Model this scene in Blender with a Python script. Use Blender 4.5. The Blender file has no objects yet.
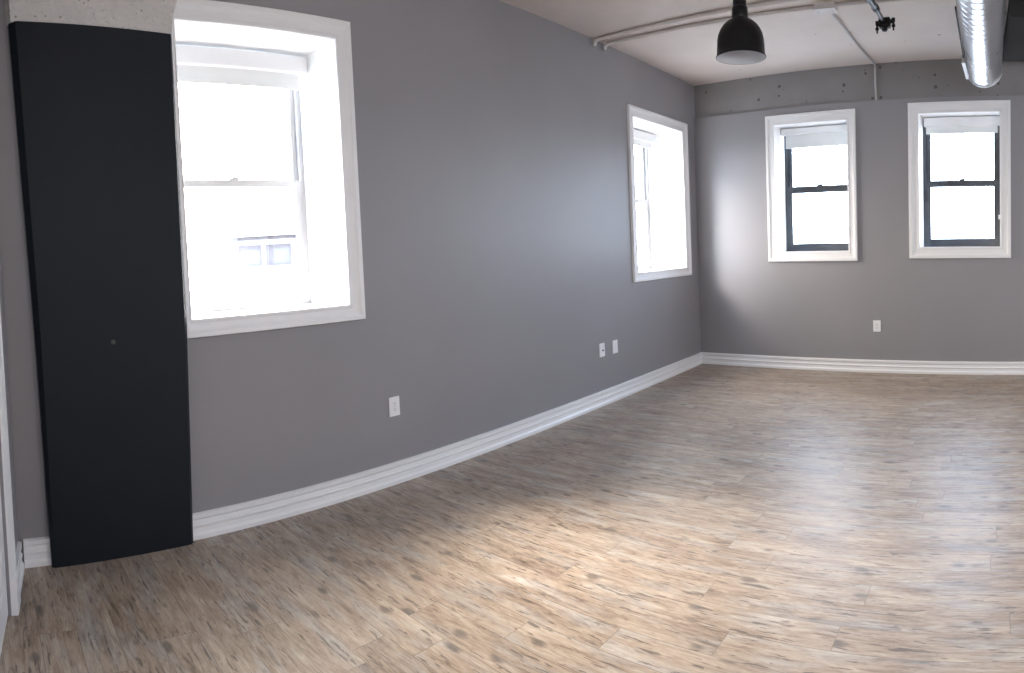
import bpy, bmesh, math, random
from mathutils import Matrix, Vector
random.seed(7)
SC = bpy.context.scene
COL = SC.collection
PI = math.pi

# ------------------------------------------------------------------ room measures (metres)
LX = -3.252            # left wall face
BD, BE = 6.832, -0.0725  # back wall: distance of its face and its small skew
CZ = 3.33              # ceiling
RX = 4.6               # right wall face
EYE = 1.45
F_WORLD = Matrix.Identity(4)
F_LEFT = Matrix.Translation((LX, 0, 0)) @ Matrix.Rotation(PI / 2, 4, 'Z')      # x along +Y, y outwards
F_BACK = Matrix.Rotation(BE, 4, 'Z') @ Matrix.Translation((0, BD, 0))           # x along the wall, y outwards
NEAR0 = Vector((LX, 0.208, 0)); NA = math.radians(-9.6)
F_NEAR = Matrix.Translation(NEAR0) @ Matrix.Rotation(NA, 4, 'Z')                # x along the wall, +y into the room

# ------------------------------------------------------------------ node materials
def mat(name):
    m = bpy.data.materials.new(name); m.use_nodes = True
    nt = m.node_tree; nt.nodes.clear()
    out = nt.nodes.new('ShaderNodeOutputMaterial')
    b = nt.nodes.new('ShaderNodeBsdfPrincipled')
    nt.links.new(b.outputs[0], out.inputs[0])
    return m, nt, b, out

def N(nt, typ, **kw):
    n = nt.nodes.new(typ)
    for k, v in kw.items():
        if k in ('inp',):
            for i, x in v.items(): n.inputs[i].default_value = x
        else: setattr(n, k, v)
    return n

def ramp(nt, src, stops):
    r = nt.nodes.new('ShaderNodeValToRGB')
    e = r.color_ramp.elements
    while len(e) < len(stops): e.new(0.5)
    for el, (p, c) in zip(e, stops):
        el.position = p; el.color = (c[0], c[1], c[2], 1) if len(c) > 1 else (c[0],) * 3 + (1,)
    nt.links.new(src, r.inputs[0])
    return r

def coords(nt, scale=(1, 1, 1), rot=(0, 0, 0), kind='Object'):
    tc = N(nt, 'ShaderNodeTexCoord')
    mp = N(nt, 'ShaderNodeMapping'); mp.inputs['Scale'].default_value = scale; mp.inputs['Rotation'].default_value = rot
    nt.links.new(tc.outputs[kind], mp.inputs[0])
    return mp.outputs[0]

def paint(name, col, rough=0.5, spec=0.5, var=0.06, vscale=3.0, bump=0.02, bscale=180, metal=0.0, bdist=0.002):
    m, nt, b, out = mat(name)
    v = coords(nt)
    n1 = N(nt, 'ShaderNodeTexNoise', inp={'Scale': vscale, 'Detail': 3.0}); nt.links.new(v, n1.inputs[0])
    lo = tuple(c * (1 - var) for c in col); hi = tuple(min(1, c * (1 + var)) for c in col)
    r = ramp(nt, n1.outputs[0], [(0.3, lo), (0.7, hi)])
    nt.links.new(r.outputs[0], b.inputs['Base Color'])
    b.inputs['Roughness'].default_value = rough
    b.inputs['Specular IOR Level'].default_value = spec
    b.inputs['Metallic'].default_value = metal
    if bump:
        n2 = N(nt, 'ShaderNodeTexNoise', inp={'Scale': bscale, 'Detail': 3.0}); nt.links.new(v, n2.inputs[0])
        bp = N(nt, 'ShaderNodeBump', inp={'Strength': bump, 'Distance': bdist}); nt.links.new(n2.outputs[0], bp.inputs['Height'])
        nt.links.new(bp.outputs[0], b.inputs['Normal'])
    return m

def concrete(name, col, pits=0.0, rough=0.75, bump=0.5, var=0.08, pit_scale=9.0, pit_max=0.2, bscale=38.0, bdist=0.004):
    m, nt, b, out = mat(name)
    v = coords(nt)
    n1 = N(nt, 'ShaderNodeTexNoise', inp={'Scale': 1.7, 'Detail': 6.0, 'Roughness': 0.6}); nt.links.new(v, n1.inputs[0])
    r = ramp(nt, n1.outputs[0], [(0.3, tuple(c * (1 - var) for c in col)), (0.7, tuple(min(1, c * (1 + var)) for c in col))])
    n2 = N(nt, 'ShaderNodeTexNoise', inp={'Scale': bscale, 'Detail': 5.0}); nt.links.new(v, n2.inputs[0])
    bp = N(nt, 'ShaderNodeBump', inp={'Strength': bump, 'Distance': bdist}); nt.links.new(n2.outputs[0], bp.inputs['Height'])
    nt.links.new(bp.outputs[0], b.inputs['Normal'])
    last = r.outputs[0]
    if pits:
        vo = N(nt, 'ShaderNodeTexVoronoi', inp={'Scale': pit_scale, 'Randomness': 1.0}); nt.links.new(v, vo.inputs[0])
        # only some cells carry a pit, of varying size
        sz = N(nt, 'ShaderNodeSeparateColor'); nt.links.new(vo.outputs['Color'], sz.inputs[0])
        rad = N(nt, 'ShaderNodeMapRange', inp={'From Min': 0.25, 'From Max': 1.0, 'To Min': 0.0, 'To Max': pit_max}); nt.links.new(sz.outputs[0], rad.inputs[0])
        lt = N(nt, 'ShaderNodeMath', operation='LESS_THAN'); nt.links.new(vo.outputs['Distance'], lt.inputs[0]); nt.links.new(rad.outputs[0], lt.inputs[1])
        mx = N(nt, 'ShaderNodeMix', data_type='RGBA'); mx.inputs[7].default_value = tuple(c * 0.3 for c in col) + (1,)
        fm = N(nt, 'ShaderNodeMath', operation='MULTIPLY'); nt.links.new(lt.outputs[0], fm.inputs[0]); fm.inputs[1].default_value = pits
        nt.links.new(fm.outputs[0], mx.inputs[0]); nt.links.new(last, mx.inputs[6]); last = mx.outputs[2]
    nt.links.new(last, b.inputs['Base Color'])
    b.inputs['Roughness'].default_value = rough
    return m

def floor_mat():
    m, nt, b, out = mat('vinyl_plank_floor')
    L = nt.links.new
    base = coords(nt, rot=(0, 0, 0.03))
    br = N(nt, 'ShaderNodeTexBrick', offset=0.0, offset_frequency=2, squash=1.0)
    br.inputs['Color1'].default_value = (0, 0, 0, 1); br.inputs['Color2'].default_value = (1, 1, 1, 1)
    br.inputs['Mortar'].default_value = (0.5, 0.5, 0.5, 1)
    for k, x in {'Scale': 1.0, 'Mortar Size': 0.0016, 'Mortar Smooth': 0.1, 'Brick Width': 1.22, 'Row Height': 0.152, 'Bias': 0.0}.items(): br.inputs[k].default_value = x
    # every row of planks starts at its own place
    sx = N(nt, 'ShaderNodeSeparateXYZ'); L(base, sx.inputs[0])
    rw = N(nt, 'ShaderNodeMath', operation='DIVIDE'); rw.inputs[1].default_value = 0.152; L(sx.outputs[1], rw.inputs[0])
    fl = N(nt, 'ShaderNodeMath', operation='FLOOR'); L(rw.outputs[0], fl.inputs[0])
    wn = N(nt, 'ShaderNodeTexWhiteNoise', noise_dimensions='1D'); L(fl.outputs[0], wn.inputs['W'])
    xo = N(nt, 'ShaderNodeMath', operation='MULTIPLY_ADD'); xo.inputs[1].default_value = 1.22; L(wn.outputs['Value'], xo.inputs[0]); L(sx.outputs[0], xo.inputs[2])
    cx = N(nt, 'ShaderNodeCombineXYZ'); L(xo.outputs[0], cx.inputs[0]); L(sx.outputs[1], cx.inputs[1])
    L(cx.outputs[0], br.inputs[0])
    bw = N(nt, 'ShaderNodeSeparateColor'); L(br.outputs['Color'], bw.inputs[0])
    offs = N(nt, 'ShaderNodeVectorMath', operation='SCALE'); offs.inputs[0].default_value = (7.3, 3.1, 5.7); L(bw.outputs[0], offs.inputs['Scale'])
    pv = N(nt, 'ShaderNodeVectorMath', operation='ADD'); L(base, pv.inputs[0]); L(offs.outputs[0], pv.inputs[1])
    def stretched(sx, sy):
        q = N(nt, 'ShaderNodeVectorMath', operation='MULTIPLY'); q.inputs[1].default_value = (sx, sy, 1); L(pv.outputs[0], q.inputs[0]); return q.outputs[0]
    g1 = N(nt, 'ShaderNodeTexNoise', inp={'Scale': 1.0, 'Detail': 8.0, 'Roughness': 0.68, 'Distortion': 0.9}); L(stretched(4.2, 26), g1.inputs[0])
    g2 = N(nt, 'ShaderNodeTexNoise', inp={'Scale': 1.0, 'Detail': 6.0, 'Roughness': 0.7, 'Distortion': 0.6}); L(stretched(13, 85), g2.inputs[0])
    g3 = N(nt, 'ShaderNodeTexNoise', inp={'Scale': 1.0, 'Detail': 4.0, 'Roughness': 0.6, 'Distortion': 0.5}); L(stretched(2.2, 8), g3.inputs[0])
    a1 = N(nt, 'ShaderNodeMath', operation='MULTIPLY'); a1.inputs[1].default_value = 0.42; L(g1.outputs[0], a1.inputs[0])
    a2 = N(nt, 'ShaderNodeMath', operation='MULTIPLY_ADD'); a2.inputs[1].default_value = 0.32; L(g2.outputs[0], a2.inputs[0]); L(a1.outputs[0], a2.inputs[2])
    a3 = N(nt, 'ShaderNodeMath', operation='MULTIPLY_ADD'); a3.inputs[1].default_value = 0.26; L(g3.outputs[0], a3.inputs[0]); L(a2.outputs[0], a3.inputs[2])
    a4 = N(nt, 'ShaderNodeMath', operation='MULTIPLY_ADD'); a4.inputs[1].default_value = 0.035; L(bw.outputs[0], a4.inputs[0]); L(a3.outputs[0], a4.inputs[2])
    r = ramp(nt, a4.outputs[0], [(0.37, (0.095, 0.067, 0.050)), (0.445, (0.215, 0.160, 0.120)), (0.515, (0.320, 0.252, 0.195)), (0.585, (0.405, 0.334, 0.268)), (0.70, (0.56, 0.49, 0.42))])
    # dark flecks along the grain
    g5 = N(nt, 'ShaderNodeTexNoise', inp={'Scale': 1.0, 'Detail': 3.0, 'Roughness': 0.6, 'Distortion': 0.4}); L(stretched(8, 62), g5.inputs[0])
    ff = N(nt, 'ShaderNodeMapRange', inp={'From Min': 0.60, 'From Max': 0.65, 'To Min': 0.0, 'To Max': 0.75}); L(g5.outputs[0], ff.inputs[0])
    mf = N(nt, 'ShaderNodeMix', data_type='RGBA'); mf.inputs[7].default_value = (0.075, 0.060, 0.052, 1); L(ff.outputs[0], mf.inputs[0]); L(r.outputs[0], mf.inputs[6])
    # knots
    vk = N(nt, 'ShaderNodeTexVoronoi', inp={'Scale': 1.0, 'Randomness': 1.0}); vk.voronoi_dimensions = '2D'; L(stretched(3.9, 7.2), vk.inputs[0])
    kc = N(nt, 'ShaderNodeSeparateColor'); L(vk.outputs['Color'], kc.inputs[0])
    kr = N(nt, 'ShaderNodeMapRange', inp={'From Min': 0.5, 'From Max': 1.0, 'To Min': 0.0, 'To Max': 0.18}); L(kc.outputs[1], kr.inputs[0])
    nd = N(nt, 'ShaderNodeMath', operation='MULTIPLY_ADD'); L(g2.outputs[0], nd.inputs[0]); nd.inputs[1].default_value = 0.16; L(vk.outputs['Distance'], nd.inputs[2])
    dv = N(nt, 'ShaderNodeMath', operation='SUBTRACT'); L(nd.outputs[0], dv.inputs[0]); L(kr.outputs[0], dv.inputs[1])
    kf = N(nt, 'ShaderNodeMapRange', inp={'From Min': 0.0, 'From Max': 0.12, 'To Min': 0.66, 'To Max': 0.0}); L(dv.outputs[0], kf.inputs[0])
    mk = N(nt, 'ShaderNodeMix', data_type='RGBA'); mk.inputs[7].default_value = (0.075, 0.066, 0.062, 1)
    L(kf.outputs[0], mk.inputs[0]); L(mf.outputs[2], mk.inputs[6])
    # grey weathering
    g4 = N(nt, 'ShaderNodeTexNoise', inp={'Scale': 1.0, 'Detail': 4.0}); L(stretched(3.0, 13), g4.inputs[0])
    wf = N(nt, 'ShaderNodeMapRange', inp={'From Min': 0.48, 'From Max': 0.70, 'To Min': 0.0, 'To Max': 0.8}); L(g4.outputs[0], wf.inputs[0])
    hs = N(nt, 'ShaderNodeHueSaturation', inp={'Saturation': 0.3, 'Value': 1.0}); L(mk.outputs[2], hs.inputs['Color'])
    mg = N(nt, 'ShaderNodeMix', data_type='RGBA'); L(wf.outputs[0], mg.inputs[0]); L(mk.outputs[2], mg.inputs[6]); L(hs.outputs[0], mg.inputs[7])
    # seams
    ms = N(nt, 'ShaderNodeMix', data_type='RGBA'); ms.inputs[7].default_value = (0.05, 0.04, 0.034, 1)
    sf = N(nt, 'ShaderNodeMath', operation='MULTIPLY'); sf.inputs[1].default_value = 0.45; L(br.outputs['Fac'], sf.inputs[0])
    L(sf.outputs[0], ms.inputs[0]); L(mg.outputs[2], ms.inputs[6]); L(ms.outputs[2], b.inputs['Base Color'])
    rr = N(nt, 'ShaderNodeMapRange', inp={'From Min': 0.3, 'From Max': 0.7, 'To Min': FLOOR_ROUGH[0], 'To Max': FLOOR_ROUGH[1]}); L(g1.outputs[0], rr.inputs[0])
    L(rr.outputs[0], b.inputs['Roughness'])
    b.inputs['Specular IOR Level'].default_value = 0.5
    bp = N(nt, 'ShaderNodeBump', inp={'Strength': 0.22, 'Distance': 0.002}); L(a2.outputs[0], bp.inputs['Height']); L(bp.outputs[0], b.inputs['Normal'])
    return m
FLOOR_ROUGH = (0.37, 0.50)

def glass_mat():
    m, nt, b, out = mat('window_glass'); nt.nodes.remove(b)
    tr = N(nt, 'ShaderNodeBsdfTransparent'); tr.inputs[0].default_value = (0.96, 0.975, 0.98, 1)
    gl = N(nt, 'ShaderNodeBsdfGlossy'); gl.inputs['Roughness'].default_value = 0.02
    lw = N(nt, 'ShaderNodeLayerWeight', inp={'Blend': 0.5}); pw = N(nt, 'ShaderNodeMath', operation='POWER'); pw.inputs[1].default_value = 5.0; nt.links.new(lw.outputs['Facing'], pw.inputs[0]); fr = N(nt, 'ShaderNodeMath', operation='MULTIPLY_ADD'); fr.inputs[1].default_value = 0.5; fr.inputs[2].default_value = 0.04; nt.links.new(pw.outputs[0], fr.inputs[0])
    mx = N(nt, 'ShaderNodeMixShader')
    nt.links.new(fr.outputs[0], mx.inputs[0]); nt.links.new(tr.outputs[0], mx.inputs[1]); nt.links.new(gl.outputs[0], mx.inputs[2]); nt.links.new(mx.outputs[0], out.inputs[0])
    return m

def fabric_mat():
    m, nt, b, out = mat('blind_fabric')
    v = coords(nt)
    w = N(nt, 'ShaderNodeTexNoise', inp={'Scale': 400.0, 'Detail': 2.0}); nt.links.new(v, w.inputs[0])
    r = ramp(nt, w.outputs[0], [(0.3, (0.76, 0.77, 0.77)), (0.7, (0.84, 0.85, 0.85))])
    nt.links.new(r.outputs[0], b.inputs['Base Color']); b.inputs['Roughness'].default_value = 0.9
    tl = N(nt, 'ShaderNodeBsdfTranslucent'); nt.links.new(r.outputs[0], tl.inputs[0])
    mx = N(nt, 'ShaderNodeMixShader'); mx.inputs[0].default_value = 0.04
    nt.links.new(b.outputs[0], mx.inputs[1]); nt.links.new(tl.outputs[0], mx.inputs[2]); nt.links.new(mx.outputs[0], out.inputs[0])
    return m

def duct_mat():
    m, nt, b, out = mat('spiral_galvanised_duct')
    v = coords(nt)
    n1 = N(nt, 'ShaderNodeTexNoise', inp={'Scale': 3.0, 'Detail': 1.0}); nt.links.new(v, n1.inputs[0])
    r = ramp(nt, n1.outputs[0], [(0.3, (0.62, 0.63, 0.65)), (0.7, (0.70, 0.71, 0.73))])
    nt.links.new(r.outputs[0], b.inputs['Base Color']); b.inputs['Metallic'].default_value = 1.0
    rr = ramp(nt, n1.outputs[0], [(0.3, (0.27,)), (0.7, (0.31,))]); nt.links.new(rr.outputs[0], b.inputs['Roughness'])
    return m

M = {}
M['wall'] = paint('grey_wall_paint', (0.264, 0.257, 0.272), rough=0.46, spec=0.45, var=0.03, vscale=1.3, bump=0.06, bscale=220)
M['wallconc'] = concrete('painted_grey_concrete', (0.222, 0.214, 0.218), pits=0.85, rough=0.6, pit_scale=12, pit_max=0.24)
M['ceiling'] = concrete('painted_ceiling_concrete', (0.65, 0.59, 0.56), pits=0.6, rough=0.7, bump=0.35, var=0.06, pit_scale=3.6, pit_max=0.10)
M['colhead'] = concrete('rough_painted_column_concrete', (0.64, 0.62, 0.60), pits=0.75, rough=0.85, bump=1.0, var=0.09, pit_scale=40, pit_max=0.22, bscale=26.0, bdist=0.03)
M['trim'] = paint('white_trim_paint', (0.80, 0.80, 0.81), rough=0.35, var=0.015, bump=0.02)
M['white'] = paint('white_window_paint', (0.85, 0.85, 0.85), rough=0.4, var=0.01, bump=0.0)
M['dark'] = paint('charcoal_column_paint', (0.0065, 0.0095, 0.0145), rough=0.5, spec=0.25, var=0.12, vscale=2.0, bump=0.25, bscale=90)
M['darkframe'] = paint('dark_window_frame', (0.040, 0.042, 0.048), rough=0.45, var=0.08, bump=0.02)
M['black'] = paint('black_enamel', (0.004, 0.004, 0.005), rough=0.4, spec=0.3, var=0.1, bump=0.0)
M['lining'] = paint('white_shade_lining', (0.62, 0.64, 0.68), rough=0.5, var=0.02, bump=0.0)
M['plastic'] = paint('white_plastic', (0.80, 0.80, 0.82), rough=0.3, var=0.01, bump=0.0)
M['slot'] = paint('dark_slot', (0.05, 0.05, 0.05), rough=0.6, var=0.05, bump=0.0)
M['gslot'] = paint('grey_slot', (0.30, 0.30, 0.31), rough=0.6, var=0.05, bump=0.0)
M['conduit'] = paint('painted_conduit', (0.60, 0.565, 0.55), rough=0.5, var=0.04, bump=0.02)
M['conduitgrey'] = paint('grey_painted_conduit', (0.45, 0.44, 0.45), rough=0.5, var=0.04, bump=0.02)
M['pipe'] = paint('dark_pipe_metal', (0.045, 0.042, 0.046), rough=0.3, var=0.15, bump=0.02, metal=0.9)
M['steel'] = paint('hanger_steel', (0.6, 0.6, 0.61), rough=0.35, var=0.05, bump=0.0, metal=1.0)
M['panel'] = concrete('charcoal_ceiling_panel', (0.024, 0.0235, 0.025), pits=0.0, rough=0.95, bump=0.6, var=0.35)
M['panelblack'] = paint('black_panel_edge', (0.008, 0.008, 0.008), rough=0.7, var=0.1, bump=0.1)
M['sash'] = paint('shaded_white_sash', (0.40, 0.40, 0.41), rough=0.45, var=0.01, bump=0.0)  # white sash darkened, its shade beside the bright recess put into the colour
M['glass'] = glass_mat()
M['fabric'] = fabric_mat()
M['duct'] = duct_mat()
M['floor'] = floor_mat()
M['ground'] = paint('pale_ground', (0.30, 0.30, 0.29), rough=0.9, var=0.1, vscale=0.3, bump=0.0)
M['brick'] = paint('pinkish_brick', (0.13, 0.105, 0.103), rough=0.9, var=0.1, bump=0.0)
M['housewhite'] = paint('white_porch_paint', (0.3, 0.3, 0.3), rough=0.7, var=0.03, bump=0.0)
M['houseglass'] = paint('house_window', (0.10, 0.10, 0.10), rough=0.3, var=0.05, bump=0.0)
M['roof'] = paint('pale_roof', (0.155, 0.155, 0.155), rough=0.9, var=0.08, bump=0.0)

# ------------------------------------------------------------------ mesh builder
WM = {}    # world matrices of the objects made so far
class MB:
    def __init__(s, frame=F_WORLD): s.bm = bmesh.new(); s.f = frame
    def poly(s, pts):
        return s.bm.faces.new([s.bm.verts.new(p) for p in pts])
    def box(s, x0, x1, y0, y1, z0, z1, bev=0.0, seg=2):
        t = bmesh.new()
        bmesh.ops.create_cube(t, size=1)
        for v in t.verts:
            v.co = Vector(((x0 + x1) / 2 + v.co.x * (x1 - x0), (y0 + y1) / 2 + v.co.y * (y1 - y0), (z0 + z1) / 2 + v.co.z * (z1 - z0)))
        if bev: bmesh.ops.bevel(t, geom=t.edges[:], offset=bev, segments=seg, profile=0.6, affect='EDGES')
        s._merge(t); return s
    def _merge(s, t):
        me = bpy.data.meshes.new('tmp'); t.to_mesh(me); t.free(); s.bm.from_mesh(me); bpy.data.meshes.remove(me)
    def prism(s, rings, cap=True):
        """rings: list of closed loops (same count) bridged in order"""
        vs = [[s.bm.verts.new(p) for p in r] for r in rings]
        n = len(vs[0])
        for a, b in zip(vs, vs[1:]):
            for i in range(n):
                s.bm.faces.new((a[i], a[(i + 1) % n], b[(i + 1) % n], b[i]))
        if cap:
            s.bm.faces.new(vs[0][::-1]); s.bm.faces.new(vs[-1])
        return s
    def tube(s, pts, r, n=16, cap=True):
        pts = [Vector(p) for p in pts]; rs = r if isinstance(r, (list, tuple)) else [r] * len(pts)
        rings = []; up = None
        for i, p in enumerate(pts):
            d = (pts[min(i + 1, len(pts) - 1)] - pts[max(i - 1, 0)]).normalized()
            if up is None:
                up = Vector((0, 0, 1)) if abs(d.z) < 0.9 else Vector((1, 0, 0))
            a = d.cross(up).normalized(); b2 = a.cross(d).normalized(); up = b2
            rings.append([p + (a * math.cos(2 * PI * k / n) + b2 * math.sin(2 * PI * k / n)) * rs[i] for k in range(n)])
        return s.prism(rings, cap)
    def lathe(s, prof, c=(0, 0), n=48, cap=False):
        rings = [[(c[0] + r * math.cos(2 * PI * k / n), c[1] + r * math.sin(2 * PI * k / n), z) for k in range(n)] for r, z in prof]
        return s.prism(rings, cap)
    def ball(s, c, r, n=14):
        t = bmesh.new(); bmesh.ops.create_uvsphere(t, u_segments=n, v_segments=max(6, n // 2), radius=1)
        rr = r if isinstance(r, (tuple, list)) else (r, r, r)
        for v in t.verts: v.co = Vector((c[0] + v.co.x * rr[0], c[1] + v.co.y * rr[1], c[2] + v.co.z * rr[2]))
        s._merge(t); return s
    def build(s, name, m, parent=None, smooth=None, loc=None):
        bm = s.bm
        bmesh.ops.remove_doubles(bm, verts=bm.verts[:], dist=1e-5)
        bmesh.ops.recalc_face_normals(bm, faces=bm.faces[:])
        if parent is not None: inv = WM[parent.name].inverted(); mtx = inv @ s.f; w = WM[parent.name]
        else:
            w = s.f.copy()
            if loc is not None: w = s.f @ Matrix.Translation(loc)
            mtx = w.inverted() @ s.f
        for v in bm.verts: v.co = mtx @ v.co
        me = bpy.data.meshes.new(name); bm.to_mesh(me); bm.free()
        me.materials.append(m)
        if smooth is not None:
            me.shade_smooth(); 
            try: me.set_sharp_from_angle(angle=math.radians(smooth))
            except Exception: pass
        o = bpy.data.objects.new(name, me); COL.objects.link(o)
        if parent is not None: o.parent = parent
        else: o.matrix_world = w
        WM[o.name] = w
        return o

def tag(o, label=None, cat=None, group=None, kind=None):
    if label: o['label'] = label
    if cat: o['category'] = cat
    if group: o['group'] = group
    if kind: o['kind'] = kind
    return o

def thing(name, frame, loc, label=None, cat=None, group=None, kind=None):
    o = bpy.data.objects.new(name, None); COL.objects.link(o)
    o.empty_display_size = 0.1
    w = frame @ Matrix.Translation(loc); o.matrix_world = w; WM[o.name] = w
    return tag(o, label, cat, group, kind)

def struct(o, label, cat): return tag(o, label, cat, kind='structure')

def wall_with_holes(mb, x0, x1, z0, z1, y0, y1, holes):
    xs = sorted({x0, x1} | {h[0] for h in holes} | {h[1] for h in holes}); zs = sorted({z0, z1} | {h[2] for h in holes} | {h[3] for h in holes})
    nx, nz = len(xs) - 1, len(zs) - 1
    def solid(i, k):
        if i < 0 or k < 0 or i >= nx or k >= nz: return False
        cx, cz = (xs[i] + xs[i + 1]) / 2, (zs[k] + zs[k + 1]) / 2
        return not any(h[0] < cx < h[1] and h[2] < cz < h[3] for h in holes)
    for i in range(nx):
        for k in range(nz):
            if not solid(i, k): continue
            a, b_, c, d = xs[i], xs[i + 1], zs[k], zs[k + 1]
            for y in (y0, y1): mb.poly([(a, y, c), (b_, y, c), (b_, y, d), (a, y, d)])
            if not solid(i - 1, k): mb.poly([(a, y0, c), (a, y1, c), (a, y1, d), (a, y0, d)])
            if not solid(i + 1, k): mb.poly([(b_, y0, c), (b_, y1, c), (b_, y1, d), (b_, y0, d)])
            if not solid(i, k - 1): mb.poly([(a, y0, c), (b_, y0, c), (b_, y1, c), (a, y1, c)])
            if not solid(i, k + 1): mb.poly([(a, y0, d), (b_, y0, d), (b_, y1, d), (a, y1, d)])

def rect_sweep(mb, x0, x1, z0, z1, prof, sides=(1, 1, 1, 1)):
    """profile points (t outward from the opening, y) swept round a rectangle with mitred corners; sides scale l, r, b, t"""
    l, r, b, t = sides
    rings = []
    for tt, y in prof:
        rings.append([(x0 - tt * l, y, z0 - tt * b), (x1 + tt * r, y, z0 - tt * b), (x1 + tt * r, y, z1 + tt * t), (x0 - tt * l, y, z1 + tt * t)])
    rings.append(rings[0])
    vs = [[mb.bm.verts.new(p) for p in rg] for rg in rings]
    for a, c in zip(vs, vs[1:]):
        for i in range(4): mb.bm.faces.new((a[i], a[(i + 1) % 4], c[(i + 1) % 4], c[i]))

def profile_run(mb, prof, x0, x1, sign=-1):
    """profile (proud, z) extruded along local x"""
    mb.prism([[(x0, sign * p, z) for p, z in prof], [(x1, sign * p, z) for p, z in prof]])

# ------------------------------------------------------------------ windows: opening rectangles in their wall's frame
W_LEFT_NEAR = (1.190, 2.212, 1.170, 2.775)
W_LEFT_FAR = (5.612, 6.732, 1.178, 2.735)
W_BACK_A = (-2.735, -1.882, 1.330, 2.753)
W_BACK_B = (-1.102, -0.240, 1.362, 2.772)
LEFT_CORNER_Y = (BD - (-LX) * math.sin(BE)) / math.cos(BE)      # where left and back wall meet
BACK_U0 = LX * math.cos(BE) + LEFT_CORNER_Y * math.sin(BE)      # the same corner along the back wall
LEDGE = 2.935
HOLE = 0.012   # lining thickness
grow = lambda h: (h[0] - HOLE, h[1] + HOLE, h[2] - HOLE, h[3] + HOLE)

# ------------------------------------------------------------------ shell
mb = MB(); mb.poly([(LX - 0.0, -1.9, 0), (RX, -1.9, 0), (RX, 7.4, 0), (LX - 0.0, 7.4, 0)]); 
ext = bmesh.ops.extrude_face_region(mb.bm, geom=mb.bm.faces[:]); bmesh.ops.translate(mb.bm, verts=[v for v in ext['geom'] if isinstance(v, bmesh.types.BMVert)], vec=(0, 0, -0.1))
struct(mb.build('floor', M['floor']), 'rustic grey-brown wood plank floor', 'floor')
mb = MB(); mb.box(LX - 0.4, RX + 0.2, -1.9, 7.6, CZ, CZ + 0.15)
struct(mb.build('ceiling', M['ceiling']), 'pale painted concrete ceiling', 'ceiling')

mb = MB(F_LEFT); wall_with_holes(mb, 0.0, LEFT_CORNER_Y + 0.35, 0, CZ, 0, 0.52, [grow(W_LEFT_NEAR), grow(W_LEFT_FAR)])
struct(mb.build('wall_left', M['wall']), 'long grey painted wall on the left', 'wall')
FUR = 0.03
mb = MB(F_BACK); wall_with_holes(mb, BACK_U0 - 0.0, RX + 0.4, 0, CZ, FUR, 0.42, [grow(W_BACK_A), grow(W_BACK_B)])
struct(mb.build('wall_back', M['wallconc']), 'grey pitted concrete band along the top of the back wall', 'wall')
mb = MB(F_BACK); wall_with_holes(mb, BACK_U0 - 0.0, RX + 0.4, 0, LEDGE, 0, FUR, [grow(W_BACK_A), grow(W_BACK_B)])
struct(mb.build('wall_back_lower', M['wall']), 'smooth grey lower face of the back wall', 'wall')
mb = MB(); wall_with_holes(mb, 0, 8.4, 0, CZ, 0, 0.15, []) ; mb.f = Matrix.Translation((RX, 7.0, 0)) @ Matrix.Rotation(-PI / 2, 4, 'Z')
struct(mb.build('wall_right', M['wall']), 'grey painted wall on the right, outside the view', 'wall')
# near wall with its door
D0, D1, DH = 0.47, 1.36, 2.10
mb = MB(F_NEAR); wall_with_holes(mb, -0.02, 8.1, 0, CZ, -0.15, 0, [(D0, D1, -0.01, DH)])
struct(mb.build('wall_near', M['wall']), 'grey wall beside the camera with a white door', 'wall')
d = thing('door_1', F_NEAR, (D0, 0, 0), 'white door in the wall at the left edge of the view', 'door', kind='structure')
CASE = [(0.0, 0.0), (0.0, 0.008), (0.012, 0.012), (0.030, 0.012), (0.036, 0.016), (0.075, 0.018), (0.082, 0.022), (0.108, 0.022), (0.108, 0.0)]
mb = MB(F_NEAR)
for x, s in ((D0, -1), (D1, 1)):
    mb.prism([[(x + s * t, y, 0.0) for t, y in CASE], [(x + s * t, y, DH) for t, y in CASE]])
mb.box(D0 - 0.108, D1 + 0.108, 0, 0.022, DH, DH + 0.108, 0.003)
mb.build('door_casing', M['trim'], d)
mb = MB(F_NEAR)
mb.box(D0 - 0.122, D0 + 0.004, 0, 0.032, 0, 0.145, 0.003); mb.box(D1 - 0.004, D1 + 0.122, 0, 0.032, 0, 0.145, 0.003)
mb.build('plinth_block', M['trim'], d)
mb = MB(F_NEAR)
mb.box(D0 + 0.0005, D1 - 0.0005, -0.045, -0.014, 0.006, DH - 0.006, 0.003)
mb.build('door_leaf', M['trim'], d)
mb = MB(F_NEAR)
for z0, z1 in ((0.16, 0.92), (1.08, 1.95)):
    rect_sweep(mb, D0 + 0.16, D1 - 0.16, z0, z1, [(0, -0.0145), (0.0, -0.008), (0.018, -0.008), (0.026, -0.0145)])
mb.build('panel_moulding', M['trim'], d)

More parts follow.
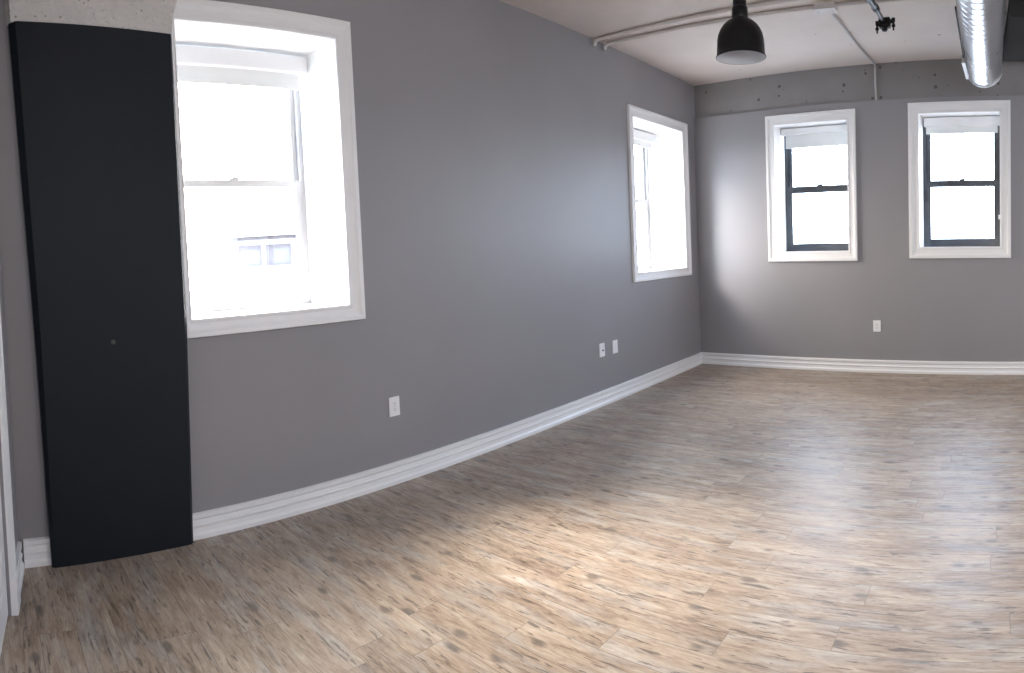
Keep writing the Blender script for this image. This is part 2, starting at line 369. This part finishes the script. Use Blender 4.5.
BASE = [(0, 0), (0.026, 0), (0.026, 0.022), (0.016, 0.036), (0.014, 0.060), (0.020, 0.066), (0.020, 0.074), (0.013, 0.079), (0.010, 0.100), (0.019, 0.110), (0.019, 0.131), (0.0, 0.136)]
mb = MB(F_LEFT); profile_run(mb, BASE, 0.232, 0.376); profile_run(mb, BASE, 1.108, LEFT_CORNER_Y - 0.0)
struct(mb.build('baseboard_left', M['trim']), 'white stepped baseboard along the left wall', 'baseboard')
mb = MB(F_BACK); profile_run(mb, BASE, BACK_U0 + 0.002, RX + 0.2)
struct(mb.build('baseboard_back', M['trim']), 'white stepped baseboard along the back wall', 'baseboard')
mb = MB(F_NEAR); profile_run(mb, BASE, 0.02, D0 - 0.124, sign=1); profile_run(mb, BASE, D1 + 0.124, 7.8, sign=1)
struct(mb.build('baseboard_near', M['trim']), 'white stepped baseboard beside the door', 'baseboard')

# ------------------------------------------------------------------ windows
CP = [(0.0, 0.001), (0.0, -0.012), (0.006, -0.016), (0.020, -0.016), (0.026, -0.012), (0.060, -0.015), (0.074, -0.020), (0.080, -0.027), (0.105, -0.028), (0.109, -0.024), (0.109, 0.001)]
def window(num, F, op, depth, style, label, sides=(1, 1, 1, 1), rails=None, meet=(1.95, 1.99)):
    x0, x1, z0, z1 = op
    w = thing('window_%d' % num, F, ((x0 + x1) / 2, 0, z0), label, 'window', kind='structure')
    mb = MB(F); rect_sweep(mb, x0 + 0.004, x1 - 0.004, z0 + 0.004, z1 - 0.004, CP, sides); mb.build('window_casing', M['trim'], w)
    # lined recess
    mb = MB(F); h = 0.0115
    rect_sweep(mb, x0, x1, z0, z1, [(0, -0.0005), (0, depth + 0.06), (h, depth + 0.06), (h, -0.0005)])
    mb.build('reveal', M['white'], w)
    fm = M['sash'] if style == 'white' else M['darkframe']
    fw = 0.030
    e = 0.0005
    mb = MB(F)   # outer frame in the recess
    rect_sweep(mb, x0 + fw, x1 - fw, z0 + (0.012 if style == 'white' else 0.03), z1 - fw, [(0, depth), (0, depth + 0.055), (fw - e, depth + 0.055), (fw - e, depth)], (1, 1, (0.012 - e) / (fw - e) if style == 'white' else 1, 1))
    mb.build('window_frame', fm, w)
    sx0, sx1 = x0 + fw - 0.003, x1 - fw + 0.003
    st = 0.042 if style == 'white' else 0.054
    def sash(name, a, b, y, bot, top):
        mb = MB(F)
        mb.box(sx0, sx0 + st, y, y + 0.026, a, b, 0.002); mb.box(sx1 - st, sx1, y, y + 0.026, a, b, 0.002)
        mb.box(sx0 + st, sx1 - st, y, y + 0.026, a, a + bot, 0.002); mb.box(sx0 + st, sx1 - st, y, y + 0.026, b - top, b, 0.002)
        s = mb.build(name, fm, w)
        mb = MB(F); mb.poly([(sx0 + st - 0.004, y + 0.012, a + bot - 0.004), (sx1 - st + 0.004, y + 0.012, a + bot - 0.004), (sx1 - st + 0.004, y + 0.012, b - top + 0.004), (sx0 + st - 0.004, y + 0.012, b - top + 0.004)])
        mb.build('pane', M['glass'], s)
        return s
    lo = z0 + (0.009 if style == 'white' else 0.027)
    sash('upper_sash', meet[0] - (0.0 if style == 'white' else 0.012), z1 - fw + 0.003, depth + 0.029, 0.045, 0.045)
    s = sash('lower_sash', lo, meet[1], depth + 0.001, 0.030 if style == 'white' else 0.062, meet[1] - meet[0])
    mb = MB(F); cx = (x0 + x1) / 2
    mb.box(cx - 0.03, cx + 0.03, depth - 0.006, depth + 0.02, meet[1], meet[1] + 0.012, 0.003); mb.tube([(cx - 0.012, depth + 0.002, meet[1] + 0.014), (cx + 0.03, depth - 0.008, meet[1] + 0.016)], 0.005, 8)
    mb.build('sash_lock', fm, s)
    if style == 'dark':
        mb = MB(F); mb.box(x1 - 0.032, x1 - 0.014, depth - 0.012, depth - 0.001, 1.66, 1.71, 0.003)
        tag(mb.build('tilt_latch', M['plastic'], w), 'small white latch')
    return w

window(1, F_LEFT, W_LEFT_NEAR, 0.45, 'white', 'white double-hung window nearest the charcoal column', (0.34, 0.98, 0.90, 1.06), meet=(1.945, 1.985))
window(2, F_LEFT, W_LEFT_FAR, 0.45, 'white', 'white window at the far end of the left wall', (0.9, 1.08, 0.86, 0.97), meet=(1.945, 1.985))
window(3, F_BACK, W_BACK_A, 0.315, 'dark', 'left of the two dark-framed windows in the back wall', (0.92, 0.9, 1.02, 1.02), meet=(2.02, 2.085))
window(4, F_BACK, W_BACK_B, 0.30, 'dark', 'right of the two dark-framed windows in the back wall', (1.04, 1.04, 1.12, 1.06), meet=(2.035, 2.092))

# ------------------------------------------------------------------ roller blinds
def blind(F, xa, xb, fa, fb, yv, ztop, zbot, zfab, yfab, label):
    t = thing('roller_blind', F, ((xa + xb) / 2, yv, zbot), label, 'blind', group='roller blinds in the window recesses')
    mb = MB(F); mb.box(xa, xb, yv, yv + 0.085, zbot, ztop, 0.006)
    mb.build('valance', M['trim'], t)
    mb = MB(F); mb.box(fa, fb, yfab, yfab + 0.0015, zfab + 0.012, zbot + 0.02)
    mb.build('fabric', M['fabric'], t)
    mb = MB(F); mb.box(fa, fb, yfab - 0.006, yfab + 0.007, zfab - 0.006, zfab + 0.014, 0.003)
    mb.build('hem_bar', M['fabric'], t)
    return t
blind(F_LEFT, 1.200, 2.192, 1.215, 2.150, 0.300, 2.752, 2.650, 2.556, 0.345, 'white roller blind rolled up in the window beside the charcoal column')
blind(F_LEFT, 5.622, 6.690, 5.64, 6.650, 0.300, 2.722, 2.624, 2.572, 0.345, 'white roller blind in the far window of the left wall')
blind(F_BACK, -2.728, -1.889, -2.69, -1.915, 0.195, 2.742, 2.672, 2.525, 0.245, 'white roller blind in the left of the two dark-framed windows')
blind(F_BACK, -1.075, -0.246, -1.055, -0.275, 0.195, 2.763, 2.672, 2.597, 0.235, 'white roller blind in the right of the two dark-framed windows')

# ------------------------------------------------------------------ charcoal column with bare concrete head
PX = -LX
t = thing('pillar', F_LEFT, (0.75, -0.03, 0), 'charcoal painted column with bare white concrete top on the left wall', 'column')
def ring(y0, y1, zl, zr, out, ch, cr):   # plan outline in wall frame (x along wall, -y into the room)
    z = lambda x: zl + (zr - zl) * (x - y0) / (y1 - y0)
    pts = [(y0, -0.0005), (y0, -out + ch * 0.9), (y0 + ch, -out), (y1 - cr, -out), (y1, -out + cr * 0.9), (y1, -0.0005)]
    return [(x, y, z(x)) for x, y in pts]
mb = MB(F_LEFT)
OUT = 0.062
mb.prism([ring(0.366, 1.114, 0, 0, OUT, 0.012, 0.016), ring(0.352, 1.150, 1.15, 1.15, OUT, 0.026, 0.016), ring(0.314, 1.158, 2.728, 2.674, OUT, 0.032, 0.010)])
mb.build('cladding', M['dark'], t)
mb = MB(F_LEFT); mb.tube([(0.745, -OUT + 0.002, 1.098), (0.745, -OUT - 0.004, 1.098)], 0.012, 12); mb.build('plug', M['slot'], t)
mb = MB(F_LEFT)
rng = random.Random(3)
def hring(z, y0, y1, out, dz=0):
    n = 14; pts = [(y0, -0.0005)]
    for i in range(n + 1):
        x = y0 + 0.02 + (y1 - y0 - 0.04) * i / n
        pts.append((x, -out - rng.uniform(0, 0.003), z + dz * (1 - i / n) + (rng.uniform(-0.004, 0.004) if dz else 0)))
    pts.append((y1, -0.0005))
    out_ = []
    for k, p in enumerate(pts):
        if len(p) == 2: out_.append((p[0], p[1], z + (dz if k == 0 else 0)))
        else: out_.append(p)
    return out_
mb.prism([hring(2.672, 0.302, 1.176, OUT - 0.006, 0.052), hring(2.735, 0.302, 1.183, OUT - 0.002, 0.02), hring(2.86, 0.303, 1.215, OUT), hring(3.05, 0.298, 1.27, OUT + 0.01), hring(CZ - 0.001, 0.29, 1.38, OUT + 0.03)])
tag(mb.build('column_head', M['colhead'], t), 'bare rough white concrete')

# ------------------------------------------------------------------ wall plates
def plate(name, F, x, z, kind, label, cat):
    t = thing(name, F, (x, 0, z), label, cat, group='white wall plates')
    w, h = 0.042, 0.062
    mb = MB(F); mb.box(x - w, x + w, -0.007, 0.0, z - h, z + h, 0.003, 2); p = mb.build('plate', M['plastic'], t)
    if kind == 'duplex':
        for dz in (0.0195, -0.0195):
            mb = MB(F)
            n = 20
            pts = [(x + 0.0172 * max(-0.86, min(0.86, math.cos(2 * PI * k / n))) / 0.86, z + dz + 0.0148 * math.sin(2 * PI * k / n)) for k in range(n)]
            mb.prism([[(a, -0.006, b) for a, b in pts], [(a, -0.0095, b) for a, b in pts]])
            r = mb.build('receptacle', M['plastic'], t)
            for sx in (-0.008, 0.0055):
                mb = MB(F); mb.box(x + sx, x + sx + 0.0025, -0.0100, -0.009, z + dz - 0.001, z + dz + 0.008); mb.build('slot', M['slot'], r)
            mb = MB(F); mb.tube([(x, -0.009, z + dz - 0.007), (x, -0.0100, z + dz - 0.007)], 0.0028, 10)
            mb.build('ground_hole', M['slot'], r)
        mb = MB(F); mb.tube([(x, -0.006, z), (x, -0.0085, z)], 0.003, 10); mb.build('screw', M['gslot'], t)
    elif kind == 'decora':
        mb = MB(F); mb.box(x - 0.0165, x + 0.0165, -0.0095, -0.006, z - 0.033, z + 0.033, 0.0015); r = mb.build('receptacle', M['plastic'], t)
        for dz in (0.017, -0.017):
            for sx in (-0.008, 0.006):
                mb = MB(F); mb.box(x + sx, x + sx + 0.002, -0.0100, -0.009, z + dz, z + dz + 0.008); mb.build('slot', M['gslot'], r)
        for dz in (0.05, -0.05):
            mb = MB(F); mb.tube([(x, -0.006, z + dz), (x, -0.0082, z + dz)], 0.003, 10); mb.build('screw', M['plastic'], t)
    else:
        mb = MB(F); mb.tube([(x + 0.004, -0.006, z - 0.004), (x + 0.004, -0.016, z - 0.004)], 0.0075, 14); tag(mb.build('cable_socket', M['slot'], t), 'small dark round socket')
        for dz in (0.042, -0.042):
            mb = MB(F); mb.tube([(x, -0.006, z + dz), (x, -0.0082, z + dz)], 0.003, 10); mb.build('screw', M['plastic'], t)
    return t
plate('wall_outlet', F_LEFT, 2.517, 0.492, 'duplex', 'white power outlet low on the left wall under the near window', 'outlet')
plate('cable_plate', F_LEFT, 4.912, 0.508, 'coax', 'white wall plate with a dark round socket, left of a pair', 'outlet')
plate('wall_outlet', F_LEFT, 5.138, 0.505, 'decora', 'white power outlet, right of the pair on the left wall', 'outlet')
plate('wall_outlet', F_BACK, -1.584, 0.509, 'duplex', 'white power outlet low on the back wall between the windows', 'outlet')

# ------------------------------------------------------------------ pendant lamp
LC = (-1.531, 4.121)
t = thing('pendant_lamp', F_WORLD, (LC[0], LC[1], 2.683), 'black dome pendant lamp with pale inside hanging from the ceiling', 'lamp')
outer = [(0.168, 2.683), (0.169, 2.688), (0.1625, 2.697), (0.160, 2.745), (0.1565, 2.80), (0.149, 2.835), (0.136, 2.865), (0.118, 2.892), (0.092, 2.916), (0.062, 2.934), (0.050, 2.940)]
mb = MB(); mb.lathe(outer + [(r - 0.003, z - 0.002) for r, z in outer[::-1]][:-2] + [(0.1645, 2.683), (0.168, 2.683)], LC, 64); mb.build('lamp_shade', M['black'], t, smooth=50)
mb = MB(); mb.lathe([(0.1635, 2.684)] + [(r - 0.0055, z - 0.003) for r, z in outer[2:]] + [(0.0, 2.932)], LC, 64); tag(mb.build('shade_lining', M['lining'], t, smooth=60), 'pale inner face of the shade')
mb = MB(); mb.lathe([(0.050, 2.936), (0.0535, 2.945), (0.0535, 3.005), (0.049, 3.014), (0.046, 3.016)], LC, 40, True); mb.build('collar', M['black'], t, smooth=40)
mb = MB(); mb.tube([(LC[0], LC[1], 3.014), (LC[0], LC[1], CZ - 0.03)], 0.0445, 32); mb.build('stem', M['black'], t, smooth=40)
mb = MB(); mb.lathe([(0.0, CZ - 0.036), (0.05, CZ - 0.036), (0.068, CZ - 0.03), (0.07, CZ - 0.001), (0, CZ - 0.001)], LC, 40); mb.build('ceiling_canopy', M['black'], t, smooth=40)

# ------------------------------------------------------------------ ceiling conduits and box
def conduit(pts, r, m, label, straps, parts_m=None, wallend=None):
    t = thing('conduit', F_WORLD, pts[0], label, 'conduit', group='painted ceiling conduits')
    mb = MB(); mb.tube(pts, r, 14); mb.build('tube', m, t, smooth=50)
    for sx, sy in straps:
        mb = MB(); mb.box(sx - 0.012, sx + 0.012, sy - r - 0.016, sy + r + 0.016, CZ - 0.004, CZ - 0.0005, 0.001); 
        mb.tube([(sx - 0.012, sy, CZ - r - 0.001), (sx + 0.012, sy, CZ - r - 0.001)], r + 0.002, 14)
        mb.build('strap', m, t)
    return t
r1 = 0.016
zc = CZ - r1 - 0.001
def run(x0, y0, x1, y1, bend=True, n=16, wob=0.004, seed=1):
    rg = random.Random(seed); pts = []
    if bend: pts += [(x0, y0, zc - 0.05), (x0 + 0.006, y0, zc - 0.02)]
    for i in range(n + 1):
        f = i / n
        pts.append((x0 + (0.03 if bend else 0) + (x1 - x0 - (0.03 if bend else 0)) * f, y0 + (y1 - y0) * f + rg.uniform(-wob, wob) * (0 if i in (0, n) else 1), zc))
    return pts
conduit(run(LX + 0.020, 4.955, 3.9, 4.80, seed=2), r1, M['conduit'], 'painted conduit across the ceiling, the one nearer the camera', [(-2.2, 4.936), (-0.9, 4.90), (0.6, 4.868)])
conduit(run(LX + 0.020, 5.125, -1.262, 5.13, seed=5), r1, M['conduit'], 'painted conduit across the ceiling ending at the junction box', [(-2.75, 5.126), (-1.95, 5.128)])
zb = CZ - 0.0125
back = lambda u, n, z: tuple(F_BACK @ Vector((u, n, z)))
uu = -1.566
p_top = back(uu, 0.006, zb)
pts = [(-1.175, 5.205, zb), (-1.150, 5.6, zb), (-1.118, 6.3, zb)] + [back(uu, -0.03, zb), back(uu, 0.006, zb - 0.008), back(uu, 0.016, zb - 0.03), back(uu, 0.0165, 3.1), back(uu + 0.008, 0.0165, LEDGE + 0.001)]
t = thing('conduit', F_WORLD, pts[0], 'thin painted conduit from the junction box bending down the back wall', 'conduit', group='painted ceiling conduits')
mb = MB(); mb.tube(pts, 0.0115, 12); mb.build('tube', M['conduitgrey'], t, smooth=60)
for (x, y) in ((-1.138, 5.86),):
    mb = MB(); mb.box(x - 0.03, x + 0.03, y - 0.01, y + 0.01, CZ - 0.003, CZ - 0.0005); mb.build('strap', M['conduitgrey'], t)
t = thing('junction_box', F_WORLD, (-1.18, 5.14, CZ - 0.055), 'flat painted junction box on the ceiling where the conduits meet', 'electrical box')
mb = MB(); mb.box(-1.262, -1.098, 5.075, 5.205, CZ - 0.05, CZ - 0.0005, 0.006); mb.build('box_body', M['conduit'], t)
mb = MB(); mb.box(-1.268, -1.092, 5.069, 5.211, CZ - 0.056, CZ - 0.05, 0.002); mb.build('cover_plate', M['conduit'], t)
for sx in (-0.06, 0.06):
    mb = MB(); mb.tube([(-1.18 + sx, 5.14, CZ - 0.056), (-1.18 + sx, 5.14, CZ - 0.059)], 0.006, 10); mb.build('screw', M['gslot'], t)
conduit(run(-1.098, 5.13, 3.9, 5.02, bend=False, seed=9), r1, M['conduit'], 'painted conduit running right along the ceiling from the junction box', [(0.2, 5.101), (1.6, 5.07)])

# ------------------------------------------------------------------ ceiling pipe with black heads
PZ = 3.085
t = thing('ceiling_pipe', F_WORLD, (-0.69, 4.9, PZ), 'dark pipe under the ceiling ending in black two-armed fitting', 'pipe')
mb = MB(); mb.tube([(-0.80, 2.6, PZ), (-0.725, 4.30, PZ), (-0.700, 4.62, PZ)], 0.0225, 20); mb.build('pipe', M['pipe'], t, smooth=50)
mb = MB(); mb.tube([(-0.700, 4.62, PZ), (-0.682, 4.93, PZ - 0.004)], 0.0165, 20); mb.build('pipe_end', M['pipe'], t, smooth=50)
mb = MB(); mb.tube([(-0.7015, 4.60, PZ), (-0.6985, 4.645, PZ)], 0.027, 20); mb.build('coupling', M['black'], t, smooth=50)
for ax, ay in ((-0.793, 2.75), (-0.741, 3.95)):
    mb = MB(); mb.tube([(ax, ay, PZ + 0.02), (ax, ay, CZ - 0.002)], 0.006, 8); mb.build('hanger_rod', M['steel'], t)
hx, hy, hz = -0.680, 4.93, PZ - 0.006
mb = MB(); mb.box(hx - 0.042, hx + 0.046, hy - 0.034, hy + 0.034, hz - 0.036, hz + 0.034, 0.010, 3); mb.build('clamp', M['black'], t, smooth=50)
for s, dz in ((-1, -0.006), (1, 0.012)):
    ax = hx + s * 0.062 + 0.006
    mb = MB(); mb.tube([(hx + s * 0.02, hy, hz + dz * 0.5), (ax, hy, hz + dz)], 0.017, 12); a = mb.build('arm', M['black'], t, smooth=50)
    mb = MB(); mb.lathe([(0.0, hz + dz + 0.022), (0.014, hz + dz + 0.020), (0.014, hz + dz - 0.006), (0.009, hz + dz - 0.010), (0.009, hz + dz - 0.026), (0.015, hz + dz - 0.031), (0.015, hz + dz - 0.042), (0.006, hz + dz - 0.050), (0.006, hz + dz - 0.070), (0, hz + dz - 0.072)], (ax, hy), 16); mb.build('spray_head', M['black'], a, smooth=40)
mb = MB(); mb.lathe([(0.0, hz - 0.02), (0.012, hz - 0.02), (0.012, hz - 0.035), (0.021, hz - 0.040), (0.024, hz - 0.052), (0.018, hz - 0.064), (0, hz - 0.069)], (hx + 0.002, hy - 0.01), 18); mb.build('centre_knob', M['black'], t, smooth=40)

# ------------------------------------------------------------------ spiral duct
DR = 0.168; DZ = 3.075; DY0, DY1 = 1.6, 6.32
dx = lambda y: 0.040 + (y - 4.5) * 0.026
t = thing('spiral_duct', F_WORLD, (dx(DY1), DY1, DZ), 'shiny round spiral metal duct hanging under the ceiling', 'duct')
mb = MB()
n = 56; pitch = 0.105; step = 0.007
# helical lock seam: radius rises on a narrow helical rib
rings = []
y = DY0
while y <= DY1 + 1e-6:
    rg = []
    for k in range(n):
        a = 2 * PI * k / n
        ph = ((y / pitch) + k / n) % 1.0
        dd = min(ph, 1 - ph) * pitch
        rr = DR + (0.0034 * max(0.0, 1 - dd / 0.012))
        rg.append((dx(y) + rr * math.cos(a), y, DZ + rr * math.sin(a)))
    rings.append(rg); y += step
vs = [[mb.bm.verts.new(p) for p in r] for r in rings]
for a, b in zip(vs, vs[1:]):
    for i in range(n): mb.bm.faces.new((a[i], a[(i + 1) % n], b[(i + 1) % n], b[i]))
mb.bm.faces.new(vs[0][::-1])
mb.build('duct_pipe', M['duct'], t, smooth=60)
mb = MB()
for yy, r0 in ((DY1 - 0.03, DR + 0.004), ):
    mb.lathe([(r0, 0), (r0 + 0.004, 0.0), (r0 + 0.004, 0.045), (r0, 0.05), (DR - 0.01, 0.05), (0.0, 0.052)], (0, 0), 56)
mb.f = Matrix.Translation((dx(DY1), DY1 - 0.03, DZ)) @ Matrix.Rotation(-PI / 2, 4, 'X')
mb.build('end_cap', M['duct'], t, smooth=40)
for yy in (2.4, 3.7, 5.95):
    mb = MB()
    pts2 = [(dx(yy) + (DR + 0.0055) * math.cos(a), yy, DZ + (DR + 0.0055) * math.sin(a)) for a in [PI * 2 * k / 32 for k in range(33)]]
    mb.box(dx(yy) - 0.012, dx(yy) + 0.012, yy - 0.002, yy + 0.002, DZ + DR, CZ - 0.0005)
    tag(mb.build('hanger_strap', M['steel'], t), 'flat metal hanger')
# slot register along the left flank
mb = MB(); mb.prism([[(x0, yy, z) for x0, z in ((-0.005, 3.040), (0.005, 3.040), (0.005, 3.056), (-0.005, 3.056))] for yy in (0,)] * 1 + [[(0.030, 1.22, z) if False else (x0 + 0.030, 1.22, z) for x0, z in ((-0.005, 3.040), (0.005, 3.040), (0.005, 3.056), (-0.005, 3.056))]])
mb.f = Matrix.Translation((-0.1345, 4.58, 0)); mb.build('side_slot', M['panelblack'], t)
mb = MB(); mb.prism([[(x0 + s, yy, z) for x0, z in ((-0.022, 2.995), (0.010, 2.995), (0.010, 3.065), (-0.022, 3.065))] for yy, s in ((0, 0), (0.58, 0.030))])
mb.f = Matrix.Translation((-0.098, 5.80, 0)); tag(mb.build('side_box', M['plastic'], t), 'narrow white box on the flank')

# ------------------------------------------------------------------ dark slab under the ceiling, right edge
t = thing('ceiling_panel', F_WORLD, (0.9, 5.9, 3.19), 'charcoal slab hung under the ceiling right of the spiral duct', 'ceiling panel')
mb = MB(); mb.box(0.268, 1.9, 5.215, 6.50, 3.195, CZ - 0.0005, 0.004); mb.build('slab', M['panel'], t)
mb = MB(); mb.box(0.266, 1.902, 5.19, 5.2145, 3.185, CZ - 0.0005, 0.003); tag(mb.build('edge_strip', M['panelblack'], t), 'black front edge')

# ------------------------------------------------------------------ outside
mb = MB(); mb.poly([(-120, -80, -3.2), (80, -80, -3.2), (80, 120, -3.2), (-120, 120, -3.2)])
struct(mb.build('ground', M['ground']), 'pale ground far below the windows', 'ground')
F_H = Matrix.Translation((-31.0, 14.9, 0.9)) @ Matrix.Rotation(math.radians(64), 4, 'Z')     # x along the front, +y away from us
t = thing('house', F_H, (2.0, 0, -3.2), 'pale house with a white porch outside the near window', 'building')
mb = MB(F_H); mb.box(-0.6, 7, 0, 7, -3.2, 2.05); mb.build('house_wall', M['brick'], t)
mb = MB(F_H); mb.prism([[(-1.0, -0.5, 2.0), (7.4, -0.5, 2.0), (7.4, 7.5, 2.0), (-1.0, 7.5, 2.0)], [(0.6, 3.2, 2.75), (5.8, 3.2, 2.75), (5.8, 3.8, 2.75), (0.6, 3.8, 2.75)]]); mb.build('roof', M['roof'], t)
mb = MB(F_H); mb.box(-0.9, 7.2, -0.6, -0.5, 1.55, 1.78)
for x in (-0.8, 0.75, 2.3, 3.9, 5.5, 7.1): mb.box(x - 0.1, x + 0.1, -0.62, -0.48, -3.2, 1.6)
mb.build('porch', M['housewhite'], t)
mb = MB(F_H); mb.box(-0.9, 7.2, -0.66, -0.62, -3.2, 0.42); mb.build('porch_rail', M['housewhite'], t)
for x in (0.15, 1.7, 3.3, 4.9):
    mb = MB(F_H); mb.box(x - 0.38, x + 0.38, -0.02, 0.01, 0.55, 1.30); mb.build('window', M['houseglass'], t)

# ------------------------------------------------------------------ daylight and added fill lamps
W = bpy.data.worlds.new('daylight'); SC.world = W; W.use_nodes = True
nt = W.node_tree; nt.nodes.clear()
bg = nt.nodes.new('ShaderNodeBackground'); wo = nt.nodes.new('ShaderNodeOutputWorld')
tc = nt.nodes.new('ShaderNodeTexCoord'); sp = nt.nodes.new('ShaderNodeSeparateXYZ'); nt.links.new(tc.outputs['Generated'], sp.inputs[0])
rp = ramp(nt, sp.outputs[2], [(0.0, (1.05, 1.20, 1.42)), (0.12, (0.95, 1.16, 1.45)), (0.6, (0.75, 1.02, 1.45))])
# hazy bright patch of sky round the sun, on the side of the left wall's windows
dt = nt.nodes.new('ShaderNodeVectorMath'); dt.operation = 'DOT_PRODUCT'; dt.inputs[1].default_value = Vector((-0.90, 0.16, 0.40)).normalized(); nt.links.new(tc.outputs['Generated'], dt.inputs[0])
mr = nt.nodes.new('ShaderNodeMapRange'); mr.inputs['From Min'].default_value = 0.35; mr.inputs['From Max'].default_value = 1.0; mr.inputs['To Max'].default_value = 1.0; mr.interpolation_type = 'SMOOTHSTEP'; nt.links.new(dt.outputs['Value'], mr.inputs[0])
glow = nt.nodes.new('ShaderNodeMix'); glow.data_type = 'RGBA'; glow.inputs[7].default_value = (1.9, 1.65, 1.38, 1); nt.links.new(mr.outputs[0], glow.inputs[0]); nt.links.new(rp.outputs[0], glow.inputs[6])
nt.links.new(glow.outputs[2], bg.inputs[0]); bg.inputs[1].default_value = 16.0
nt.links.new(bg.outputs[0], wo.inputs[0])

def area(name, F, loc, rot, sx, sy, power, col=(1, 1, 1), portal=False):
    l = bpy.data.lights.new(name, 'AREA'); l.shape = 'RECTANGLE'; l.size = sx; l.size_y = sy; l.energy = power; l.color = col
    if portal: l.cycles.is_portal = True
    o = bpy.data.objects.new(name, l); COL.objects.link(o); o.matrix_world = F @ Matrix.Translation(loc) @ Matrix.Rotation(rot, 4, 'X')
    return o
for nm, F, op, dp in (('portal_a', F_LEFT, W_LEFT_NEAR, 0.55), ('portal_b', F_LEFT, W_LEFT_FAR, 0.55), ('portal_c', F_BACK, W_BACK_A, 0.40), ('portal_d', F_BACK, W_BACK_B, 0.40)):
    # area light -Z points into the room (local -y)
    area(nm, F, ((op[0] + op[1]) / 2, dp, (op[2] + op[3]) / 2), -PI / 2, op[1] - op[0], op[3] - op[2], 1, portal=True)
# fill lamps added out of view, plus one outside the near window
def aimed(name, loc, target, size, power, col):
    l = bpy.data.lights.new(name, 'AREA'); l.shape = 'DISK'; l.size = size; l.spread = math.radians(95); l.energy = power; l.color = col
    o = bpy.data.objects.new(name, l); COL.objects.link(o); o.location = loc
    o.rotation_euler = (Vector(target) - Vector(loc)).to_track_quat('-Z', 'Y').to_euler(); return o
# warm disk lamp added outside the near window to brighten the floor
aimed('warm_fill_outside', (-7.6, 0.15, 5.9), (-1.5, 2.85, 0), 3.6, 1200, (1.0, 0.89, 0.77))
F_R = Matrix.Translation((RX - 0.05, 4.9, 1.8)) @ Matrix.Rotation(-PI / 2, 4, 'Z')
area('fill_right', F_R, (0, 0, 0), -PI / 2, 2.6, 1.6, 60, (0.90, 0.94, 1.0))  # unseen fill lamp added at the right wall, no window there
F_N = Matrix.Translation((2.3, -0.55, 2.1)) @ Matrix.Rotation(PI, 4, 'Z')
area('fill_near', F_N, (0, 0, 0), -PI / 2, 2.6, 1.4, 150, (0.90, 0.94, 1.0))  # unseen fill added by the near wall to lift the back wall
area('fill_overhead', F_WORLD, (2.2, 1.6, CZ - 0.05), 0, 1.6, 1.2, 45, (1.0, 0.95, 0.90))  # added overhead fill, not a fixture of the room

# ------------------------------------------------------------------ camera: a hand-swept panorama
cd = bpy.data.cameras.new('camera'); cam = bpy.data.objects.new('camera', cd); COL.objects.link(cam); SC.camera = cam
YAW, PITCH, ROLL, FPX, U0, V0 = 0.71907, -0.04175, 0.04450, 646.41, 0.18, -58.65
cam.matrix_world = Matrix.Translation((0, 0, EYE)) @ Matrix.Rotation(YAW, 4, 'Z') @ Matrix.Rotation(PITCH, 4, 'X') @ Matrix.Rotation(ROLL, 4, 'Y') @ Matrix.Rotation(PI / 2, 4, 'X')
cd.type = 'PANO'; cd.panorama_type = 'CENTRAL_CYLINDRICAL'
cd.central_cylindrical_range_u_min = (0 - 512 - U0) / FPX; cd.central_cylindrical_range_u_max = (1024 - 512 - U0) / FPX
cd.central_cylindrical_range_v_min = -(673 - 336.5 - V0) / FPX; cd.central_cylindrical_range_v_max = (336.5 + V0) / FPX
cd.central_cylindrical_radius = 1.0
cd.clip_start = 0.02; cd.clip_end = 500

SC.view_settings.view_transform = 'Standard'; SC.view_settings.look = 'None'; SC.view_settings.exposure = 0.0; SC.view_settings.gamma = 1.0
SC.cycles.use_denoising = True
SC.cycles.max_bounces = 10; SC.cycles.diffuse_bounces = 6; SC.cycles.transparent_max_bounces = 12; SC.cycles.sample_clamp_indirect = 6.0
